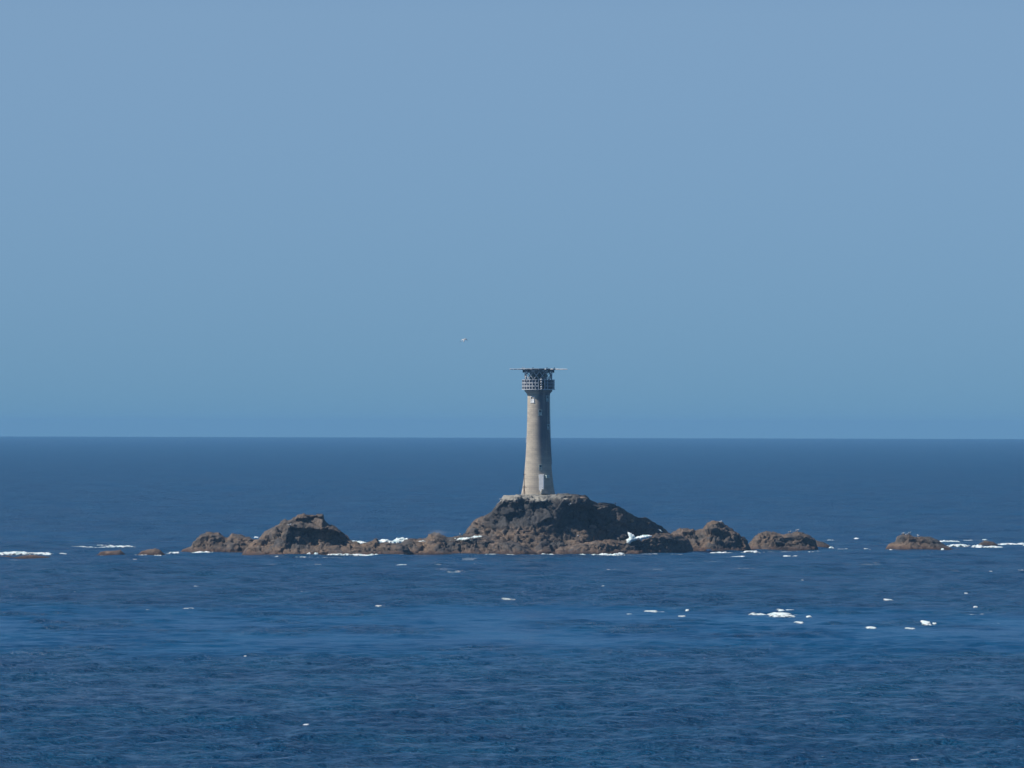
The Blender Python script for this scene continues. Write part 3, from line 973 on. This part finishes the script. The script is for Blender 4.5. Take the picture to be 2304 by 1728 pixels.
# rings (rails) and posts
a_from, a_to = 2 * 2 * math.pi / ns, 2 * math.pi
for j in range(1, 4):
    z = zg0 + .2 + rowh * j - .02
    mb = MB()
    if j < 3:
        am = R(170)
        mb.lathe([(RG - .10, z - .13), (RG + .08, z - .13), (RG + .08, z + .13), (RG - .10, z + .13)], 34, True, am, a_to)
        mb.lathe([(RG - .06, z - .05), (RG + .04, z - .05), (RG + .04, z + .05), (RG - .06, z + .05)], 26, True, a_from, am)  # slimmer rail on the right keeps the shaded side darker
    else:
        mb.lathe([(RG - .10, z - .07), (RG + .08, z - .07), (RG + .08, z + .07), (RG - .10, z + .07)], 64, True)
    mb.build('gallery_rail', M['pale_metal'], LH)
post_me = None
for k in range(ns):
    if k == 1 or (2 < k < 15 and k % 3): continue      # fewer posts on the right, shaped to make its shaded side darker
    a = k * 2 * math.pi / ns
    if post_me is None:
        post_me = MB().box((.19, .16, zg1 - zg0 - .25), Matrix.Identity(4)).mesh('post')
        post_me.materials.append(M['pale_metal'])
    o = bpy.data.objects.new('post', post_me)
    scene.collection.objects.link(o)
    o.parent = LH
    o.matrix_local = Matrix.Translation(P3(RG - .01, a, (zg0 + zg1) / 2 + .06)) @ Matrix.Rotation(a, 4, 'Z')
# column of five round white lamps in the open bay
for j in range(5):
    py = (854.3, 859.8, 865.3, 871.0, 875.6)[j]
    a = R(9.5)
    c = P3(RG + .30, a, tz_of(py))
    mb = MB()
    mb.ball(c, .27 if j < 4 else .22, 12, (1, .7, 1))
    mb.bar(c + Vector((0, .15, 0)), c + Vector((0, .5, 0)), .2, n=8)
    o = mb.build('signal_lamp', M['white'], LH, smooth=True)
    MB().ball(c + Vector((.0, -.17, .0)), .09, 8, (1, .5, 1)).build('lens', M['glass'], o, smooth=True)
# equipment room inside the gallery and the lantern above it
zt = tz_of(838.5)
MB().lathe([(3.75, zg0 + .2), (3.75, zg1 - .5), (2.0, zg1 - .45)], 32).build('equipment_room', M['dark_metal'], LH)
MB().lathe([(2.45, zg1 - .6), (2.45, zt), (2.9, zt + .02), (2.9, zt + .15), (.1, zt + .35)], 16).build('lantern_room', M['grey_metal'], LH)
for k in range(16):
    a = (k + .5) * 2 * math.pi / 16
    p = Matrix.Translation(P3(2.43, a, (zg1 - .2 + zt) / 2)) @ Matrix.Rotation(a, 4, 'Z')
    o = MB().box((.80, .06, zt - zg1 - .05), p).build('lantern_pane', M['glass'], LH)
# helideck support: crossed struts all round
nb = 14
zb, ztp = zg1 + .02, tz_of(835.5)
for k in range(nb):
    a0 = (k + .15) * 2 * math.pi / nb
    a1 = (k + 1.15) * 2 * math.pi / nb
    for (p, q) in ((a0, a1), (a1, a0)):
        MB().bar(P3(30.5 * PXM, p, zb), P3(31.5 * PXM + (0.09 if p < q else -.09), q, ztp), .21, n=6).build('brace', M['pale_metal'], LH)
MB().lathe([(31.2 * PXM - .15, ztp - .15), (31.2 * PXM + .2, ztp - .15), (31.2 * PXM + .2, ztp + .12), (31.2 * PXM - .15, ztp + .12)], 56, True).build('ring_beam', M['grey_metal'], LH)
for k in range(14):
    a = (k + .65) * 2 * math.pi / 14
    MB().bar(P3(31.4 * PXM, a, ztp), P3(33.3 * PXM, a, tz_of(831.2)), .16, n=6).build('strut', M['pale_metal'] if k % 2 else M['grey_metal'], LH)
# deck joists
zd = tz_of(831.0)
for k in range(9):
    yy = -4.0 + k
    hw = math.sqrt(max(4.6 ** 2 - yy * yy, .5))
    MB().bar((-hw, yy, zd - .30), (hw, yy, zd - .30), .34).build('joist', M['grey_metal'], LH)
MB().lathe([(.1, zd - .10), (5.35, zd - .10), (5.40, zd + .12), (.1, zd + .14)], 16).build('helideck', M['grey_metal'], LH)
MB().lathe([(5.30, zd + .14), (5.42, zd + .14), (5.42, zd + .24), (5.30, zd + .24)], 16, True).build('deck_kerb', M['pale_metal'], LH)
# safety net arms and their outer rail; white painted tips
for k in range(24):
    a = R(7.5) + k * 2 * math.pi / 24 + math.pi / 2 - R(7.5)
    ro = 8.35
    o = MB().bar(P3(5.3, a, zd - .02), P3(6.95, a, zd + .02), .17, n=6).build('net_arm', M['dark_metal'], LH)
    MB().bar(P3(6.95, a, zd + .02), P3(ro, a, zd + .02), .24, n=6).build('arm_tip', M['white'], o)
net = MB()
for rad in (5.75, 6.2, 6.6):
    net.lathe([(rad - .03, zd - .02), (rad + .03, zd - .02), (rad + .03, zd + .05), (rad - .03, zd + .05)], 48, True)
net.build('safety_net', M['dark_metal'], LH)
# lights and boxes under the rim
for a in (R(-97), R(-83), R(83), R(97), R(40), R(-40), R(140), R(-140)):
    c = P3(34.2 * PXM, a, tz_of(835.6))
    MB().box((.42, .42, .75), Matrix.Translation(c)).build('floodlight', M['dark_metal'], LH)
for a, h in ((R(-62), .45), (R(-18), .40), (R(28), .42), (R(118), .4), (R(-128), .45)):
    c = P3(5.2, a, zd + .1)
    mb = MB(); mb.bar(c, c + Vector((0, 0, h)), .10, n=6); mb.ball(c + Vector((0, 0, h)), .13, 8)
    mb.build('deck_lamp', M['dark_metal'] if h < .43 else M['pale_metal'], LH)
for a, s in ((R(-22), .8), (R(18), .55), (R(32), .7)):
    MB().box((s, .5, .42), Matrix.Translation(P3(4.3, a, tz_of(834.6))) @ Matrix.Rotation(a, 4, 'Z')).build('equipment_box', M['pale_metal'], LH)

# windows
def window(px, py, w, h, mat, ang_=None, dark=.45):
    z = tz_of(py)
    r_ = shaft_r(z)
    a = ang_ if ang_ is not None else math.asin(max(-1, min(1, (px - 1211.5) * PXM / r_)))
    m = Matrix.Translation(P3(r_ - .02, a, z)) @ Matrix.Rotation(a, 4, 'Z')
    f = MB()
    t = .17
    f.box((t, .22, h), m @ Matrix.Translation((-w / 2 + t / 2, 0, 0)))
    f.box((t, .22, h), m @ Matrix.Translation((w / 2 - t / 2, 0, 0)))
    f.box((w + .14, .27, t), m @ Matrix.Translation((0, 0, h / 2 + t / 2 + .005)))
    f.box((w + .14, .30, t), m @ Matrix.Translation((0, 0, -h / 2 - t / 2 - .005)))
    win = f.build('window', mat, LH)
    MB().box((w - 2 * t - .01, .10, h * .58), m @ Matrix.Translation((0, .02, -h * .20))).build('shutter', mat, win)
    MB().box((w - 2 * t - .01, .08, h * .38), m @ Matrix.Translation((0, .03, h * .29))).build('pane', M['glass'], win)
window(1198, 899, 1.25, 1.55, M['white'])
window(1231.5, 897, 1.05, 1.4, M['shaded_white'])
window(1215.5, 928.5, 1.05, 1.35, M['shaded_white'])
window(1233.5, 961, 1.0, 1.3, M['shaded_white'])
window(1184, 989, 1.0, 1.35, M['white'], ang_=R(-84))
window(1216.5, 1051.5, .85, 1.25, M['shaded_white'])
# tall white entrance door in its projecting jamb, with step
zdm = tz_of(1088); rdm = shaft_r(tz_of(1106)) - .35
ad = math.asin(7.6 * PXM / rdm)
dm = Matrix.Translation(P3(shaft_r(zdm) - .30, ad, zdm)) @ Matrix.Rotation(ad - R(18), 4, 'Z') @ Matrix.Rotation(-.085, 4, 'X')
dj = MB()
dj.box((.14, 1.0, 4.9), dm @ Matrix.Translation((-.73, .1, 0)))
dj.box((.14, 1.0, 4.9), dm @ Matrix.Translation((.73, .1, 0)))
dj.box((1.62, 1.1, .16), dm @ Matrix.Translation((0, .1, 2.54)))
door = MB().box((1.31, 1.14, 4.86), dm).build('entrance_door', M['white'], LH)
dj.build('door_frame', M['white'], door)
MB().ball(dm @ Vector((.45, -.60, -1.2)), .07, 8).build('door_handle', M['dark_metal'], door)
MB().box((1.0, .9, .9), Matrix.Translation(P3(rdm + .05, ad + R(22), tz_of(1072)))@ Matrix.Rotation(ad + R(22), 4, 'Z')).build('door_canopy', M['shaded_white'], LH)
st = MB()
for i in range(4):
    st.box((2.4 - .3 * i, 2.6 - .5 * i, .32), Matrix.Translation(P3(rdm + .9, ad + R(6), tz_of(1110.5) + .16 + .322 * i)) @ Matrix.Rotation(ad, 4, 'Z'))
st.build('entrance_steps', M['concrete'], LH)
# ladder and pipe up the shaded side
la = R(79)
lz = np.linspace(tz_of(1045), tz_of(884), 26)
for off in (-.2, .2):
    mb = MB()
    for z0_, z1_ in zip(lz[:-1], lz[1:]):
        p0 = P3(shaft_r(z0_) + .18, la, z0_) + Vector((math.cos(la), math.sin(la), 0)) * off
        p1 = P3(shaft_r(z1_) + .18, la, z1_) + Vector((math.cos(la), math.sin(la), 0)) * off
        mb.bar(p0, p1, .09, n=5)
    mb.build('ladder_rail', M['dark_metal'], LH)
rg = MB()
zz = tz_of(1045)
while zz < tz_of(884):
    t_ = Vector((math.cos(la), math.sin(la), 0)) * .2
    c = P3(shaft_r(zz) + .18, la, zz)
    rg.bar(c - t_, c + t_, .045)
    zz += .35
o = rg.build('ladder_rungs', M['dark_metal'], LH)
o['kind'] = 'stuff'
# ------------------------------------------------------------------ mast and pole
mx_, my_, mz_ = W(1180, 1113, TR - 6.6)
mast = empty('iron_mast', (mx_, my_, mz_ - .4), 'rusty iron mast with cross-arms standing at the left foot of the lighthouse', 'mast')
mh = (1113 - 1058) * PXM + .4
MB().bar((0, 0, 0), (0, 0, mh * .45), .34, .24, 8).build('mast_base', M['rust'], mast)
MB().bar((0, 0, mh * .45), (0, 0, mh), .22, .13, 8).build('mast_pole', M['rust'], mast)
for z, w, s in ((2.35, .62, 0.15), (6.1, .36, .05), (2.75, .4, .1)):
    MB().bar((-w + s, 0, z), (w + s, 0, z + .05), .17, .12, 6).build('cross_arm', M['rust'], mast)
MB().bar((-.5, .1, .2), (-.02, 0, 2.3), .08, n=5).build('brace', M['rust'], mast)
MB().bar((.55, .1, .2), (.02, 0, 2.3), .08, n=5).build('brace', M['rust'], mast)
px_, py_, pz_ = W(1169, 1126, TR - 8.5)
pole = MB().bar((0, 0, 0), (0, 0, 30 * PXM), .10, .06, 6).build('thin_pole', M['dark_metal'])
pole.location = (px_, py_, pz_)
tag(pole, 'thin dark pole on the left rim of the lighthouse rock, left of the rusty mast', 'pole')

# ------------------------------------------------------------------ surface lookup for things standing on the rocks
bpy.context.view_layer.update()
dg = bpy.context.evaluated_depsgraph_get()
ROCKS = [o for o in scene.objects if o.get('category') == 'rock']
from mathutils.bvhtree import BVHTree
TREES = [BVHTree.FromObject(o, dg) for o in ROCKS]
def rock_hit(px, py):
    """where the sight line through this photo point first meets a rock"""
    o = Vector((0, 0, H)); d = (Vector(W(px, py, 2000.0)) - o).normalized()
    best = None
    for t in TREES:
        h = t.ray_cast(o, d)
        if h[0] is not None and (best is None or h[3] < best[3]): best = h
    return best

mb = MB()
for poly, sd0 in (
    ([(1413, 1196), (1421, 1199), (1432, 1208), (1450, 1203), (1462, 1203), (1470, 1207), (1458, 1212), (1448, 1213), (1444, 1217), (1438, 1214), (1424, 1218), (1418, 1226), (1412, 1222), (1409, 1214), (1416, 1210)], 31),
    ([(1478, 1188), (1483, 1189), (1492, 1196), (1489, 1198), (1482, 1193)], 33)):
    pa = np.array(poly, float)
    hs_ = [h for h in (rock_hit(x, y) for x, y in pa) if h]
    mb.add(*gully(poly, float(np.min([h[0].y for h in hs_])) - .3, sd0))
o = mb.build('gully_foam', M['thick_foam'], smooth=True)
tag(o, kind='stuff')

# boulders perched on the big rock (pale one below the rim) built as faceted stones
def boulder(px, py, size, col, label, seed):
    h = rock_hit(px, py)
    if h is None: return
    import bmesh
    bm = bmesh.new()
    bmesh.ops.create_icosphere(bm, subdivisions=3, radius=1)
    co = np.array([v.co for v in bm.verts])
    f_, c_, e_ = facets(co[:, 0] * 1.2 + seed, co[:, 1] * 1.2, co[:, 2] * 1.2, seed, .8)
    for v, q in zip(bm.verts, f_):
        v.co *= (1 + .16 * q)
        v.co.x *= size[0]; v.co.y *= size[1]; v.co.z *= size[2]
    me = bpy.data.meshes.new('boulder'); bm.to_mesh(me); bm.free()
    set_attr(me, 'rock_colour', np.tile(np.array(col), (len(me.vertices), 1)))
    o = link_mesh('boulder', me, M['rock'])
    o.location = h[0] + Vector((0, .2, 0))
    tag(o, label, 'boulder')
boulder(1283.5, 1134, (.62, .5, .42), (.62, .60, .56), 'whitish boulder high on the dark face right of the lighthouse', 3)
boulder(1312, 1120, (1.0, .6, .3), (.30, .22, .17), 'pinkish slab on the right shoulder of the lighthouse rock', 5)
boulder(1421, 1172, (.75, .6, .55), (.34, .22, .13), 'rust-orange boulder on the right slope of the lighthouse rock', 8)
boulder(1335, 1186, (1.0, .8, .7), (.22, .17, .13), 'tan boulder at the foot of the dark face of the lighthouse rock', 11)
boulder(1273, 1123, (.8, .6, .3), (.38, .36, .31), 'pale stone on the rim just right of the lighthouse foot', 14)

# ------------------------------------------------------------------ gulls
def gull_proto(label):
    g = empty('gull', (0, 0, 0), label, 'gull', 'gulls resting on the rocks')
    b_ = MB()
    b_.ball((0, 0, .30), .17, 12, (1.75, .85, .85))
    b_.ball((.26, 0, .47), .085, 10, (1.1, .9, .95))
    b_.bar((.16, 0, .36), (.26, 0, .46), .16, .12, 8)
    b_.bar((-.22, 0, .30), (-.46, 0, .27), .16, .10, 6)
    b_.build('body', M['gull_white'], g, smooth=True)
    for s in (-1, 1):
        MB().ball((-.08, s * .115, .34), .12, 8, (2.1, .35, .75)).build('wing', M['gull_grey'], g, smooth=True)
        MB().bar((0.02, s * .05, .18), (0.02, s * .05, -.12), .03, .03, 5).build('leg', M['beak'], g)
    MB().bar((.34, 0, .46), (.44, 0, .44), .045, .015, 5).build('beak', M['beak'], g)
    return g
gulls = [
    (653, 1184, 'white gull sitting on the left slope of the big left hump'),
    (1302, 1209, 'white gull sitting low on the front shelf of the lighthouse rock'),
    (1385, 1133, 'white gull on the ridge line right of the lighthouse'),
    (2033, 1203, 'white gull leftmost on the rounded far right islet'),
    (2041, 1206, 'white gull second from the left on the rounded far right islet'),
    (2048, 1201, 'white gull on the highest point of the rounded far right islet'),
    (2066, 1206, 'white gull rightmost on the rounded far right islet'),
    (1795, 1195, 'white gull on the right bump of the blocky level-topped rock'),
    (1778, 1200, 'white gull in the middle of the level top of the blocky rock'),
    (1622, 1177, 'white gull right of the tip of the pointed ridge'),
    (1037, 1203, 'white gull at the right end of the long low ledge'),
    (1128, 1126, 'white gull on the upper left corner of the lighthouse rock'),
]
proto = None
for i, (gx, gy, lab) in enumerate(gulls):
    h = None
    for dy in range(0, 14):
        h = rock_hit(gx, gy + dy)
        if h: break
    if not h: continue
    if proto is None:
        g = proto = gull_proto(lab)
    else:
        g = proto.copy(); scene.collection.objects.link(g)
        for ch in list(proto.children):
            c = ch.copy(); scene.collection.objects.link(c); c.parent = g
        g['label'] = lab
    g.location = h[0] + Vector((0, 0, .06))
    g.rotation_euler = (0, 0, RNG.uniform(0, 6.28))
    g.scale = (1.25,) * 3

# bird in flight, nearer than the tower
fb = empty('flying_gull', W(1044.3, 765.5, 1500.0), 'white gull flying left of and above the lighthouse top', 'gull')
b_ = MB()
b_.ball((0, 0, 0), .12, 12, (2.2, 1, .95)); b_.ball((.28, 0, .05), .075, 10, (1.3, 1, 1)); b_.bar((-.2, 0, 0), (-.42, 0, .03), .16, .22, 6)
b_.build('body', M['gull_white'], fb, smooth=True)
MB().bar((.36, 0, .04), (.44, 0, .03), .04, .012, 5).build('beak', M['beak'], fb)
def wing(s, lift):
    st_ = [(0, .02, .16, -.12), (.22, .10 + lift, .20, -.10), (.46, .06 + lift, .12, -.14), (.70, -.04 + lift * .6, -.06, -.20)]
    vs, fs = [], []
    for (yy, zz_, xf, xb) in st_:
        for (xx, th) in ((xf, 0), ((xf + xb) / 2, .018), (xb, 0), ((xf + xb) / 2, -.012)):
            vs.append((xx, s * yy, zz_ + th))
    for i in range(3):
        for k in range(4):
            fs.append((i * 4 + k, i * 4 + (k + 1) % 4, i * 4 + 4 + (k + 1) % 4, i * 4 + 4 + k))
    fs += [(3, 2, 1, 0), (12, 13, 14, 15)]
    return MB().add(vs, fs)
wl = wing(1, .10).build('wing', M['gull_white'], fb, smooth=True)
wr = wing(-1, .16).build('wing', M['gull_grey'], fb, smooth=True)
for w_, s, lf in ((wl, 1, .10), (wr, -1, .16)):
    MB().bar((-.13, s * .70, -.04 + lf * .6), (-.24, s * .86, -.10 + lf * .5), .11, .03, 4).build('wing_tip', M['gull_dark'], w_)
zv = Vector((-.48, -.52, .72)).normalized()
xv = Vector((.55, .80, .1)); xv = (xv - xv.dot(zv) * zv).normalized()
yv = zv.cross(xv)
fb.rotation_euler = Matrix((xv, yv, zv)).transposed().to_euler()
fb.scale = (1.15,) * 3

# ------------------------------------------------------------------ drifting spray
sm_ = bpy.data.materials.new('spray_mist'); sm_.use_nodes = True
sn = sm_.node_tree; sn.nodes.clear()
so = sn.nodes.new('ShaderNodeOutputMaterial'); sv = sn.nodes.new('ShaderNodeVolumePrincipled')
stc = sn.nodes.new('ShaderNodeTexCoord')
sl_ = sn.nodes.new('ShaderNodeVectorMath'); sl_.operation = 'LENGTH'
sn.links.new(stc.outputs['Object'], sl_.inputs[0])
sr = sn.nodes.new('ShaderNodeMapRange')
sr.inputs['From Min'].default_value = 1.0; sr.inputs['From Max'].default_value = .1
sr.inputs['To Max'].default_value = .22
sn.links.new(sl_.outputs['Value'], sr.inputs['Value'])
sno = sn.nodes.new('ShaderNodeTexNoise'); sno.inputs['Scale'].default_value = 1.6; sno.inputs['Detail'].default_value = 3
sn.links.new(stc.outputs['Object'], sno.inputs['Vector'])
smu = sn.nodes.new('ShaderNodeMath'); smu.operation = 'MULTIPLY'
sn.links.new(sr.outputs[0], smu.inputs[0]); sn.links.new(sno.outputs['Fac'], smu.inputs[1])
sn.links.new(smu.outputs[0], sv.inputs['Density'])
sv.inputs['Color'].default_value = (.9, .93, .95, 1)
sn.links.new(sv.outputs[0], so.inputs['Volume'])
for px, py, r, sx, sz, tl in ((1522, 1199, 2058, 3.8, 1.4, 18), (985, 1199, 2006, 3.0, 1.2, 0)):
    me_ = MB().ball((0, 0, 0), 1.0, 16).mesh('sea_spray')
    o = link_mesh('sea_spray', me_, sm_)
    o.location = W(px, py, r); o.scale = (sx, 2.2, sz); o.rotation_euler = (0, R(tl), 0)
    tag(o, kind='stuff')

# ------------------------------------------------------------------ air
hz_me = MB().box((56000, 25200, 61.0), Matrix.Translation((0, 12500, 29.5))).mesh('haze')
hm = bpy.data.materials.new('haze_air')
hm.use_nodes = True
hn = hm.node_tree
hn.nodes.clear()
ho = hn.nodes.new('ShaderNodeOutputMaterial')
hv = hn.nodes.new('ShaderNodeVolumePrincipled')
hv.inputs['Color'].default_value = (.28, .62, 1.0, 1)
hv.inputs['Density'].default_value = 4.2e-5
hv.inputs['Anisotropy'].default_value = 0.0
hn.links.new(hv.outputs[0], ho.inputs['Volume'])
haze = link_mesh('haze', hz_me, hm)
tag(haze, kind='stuff')
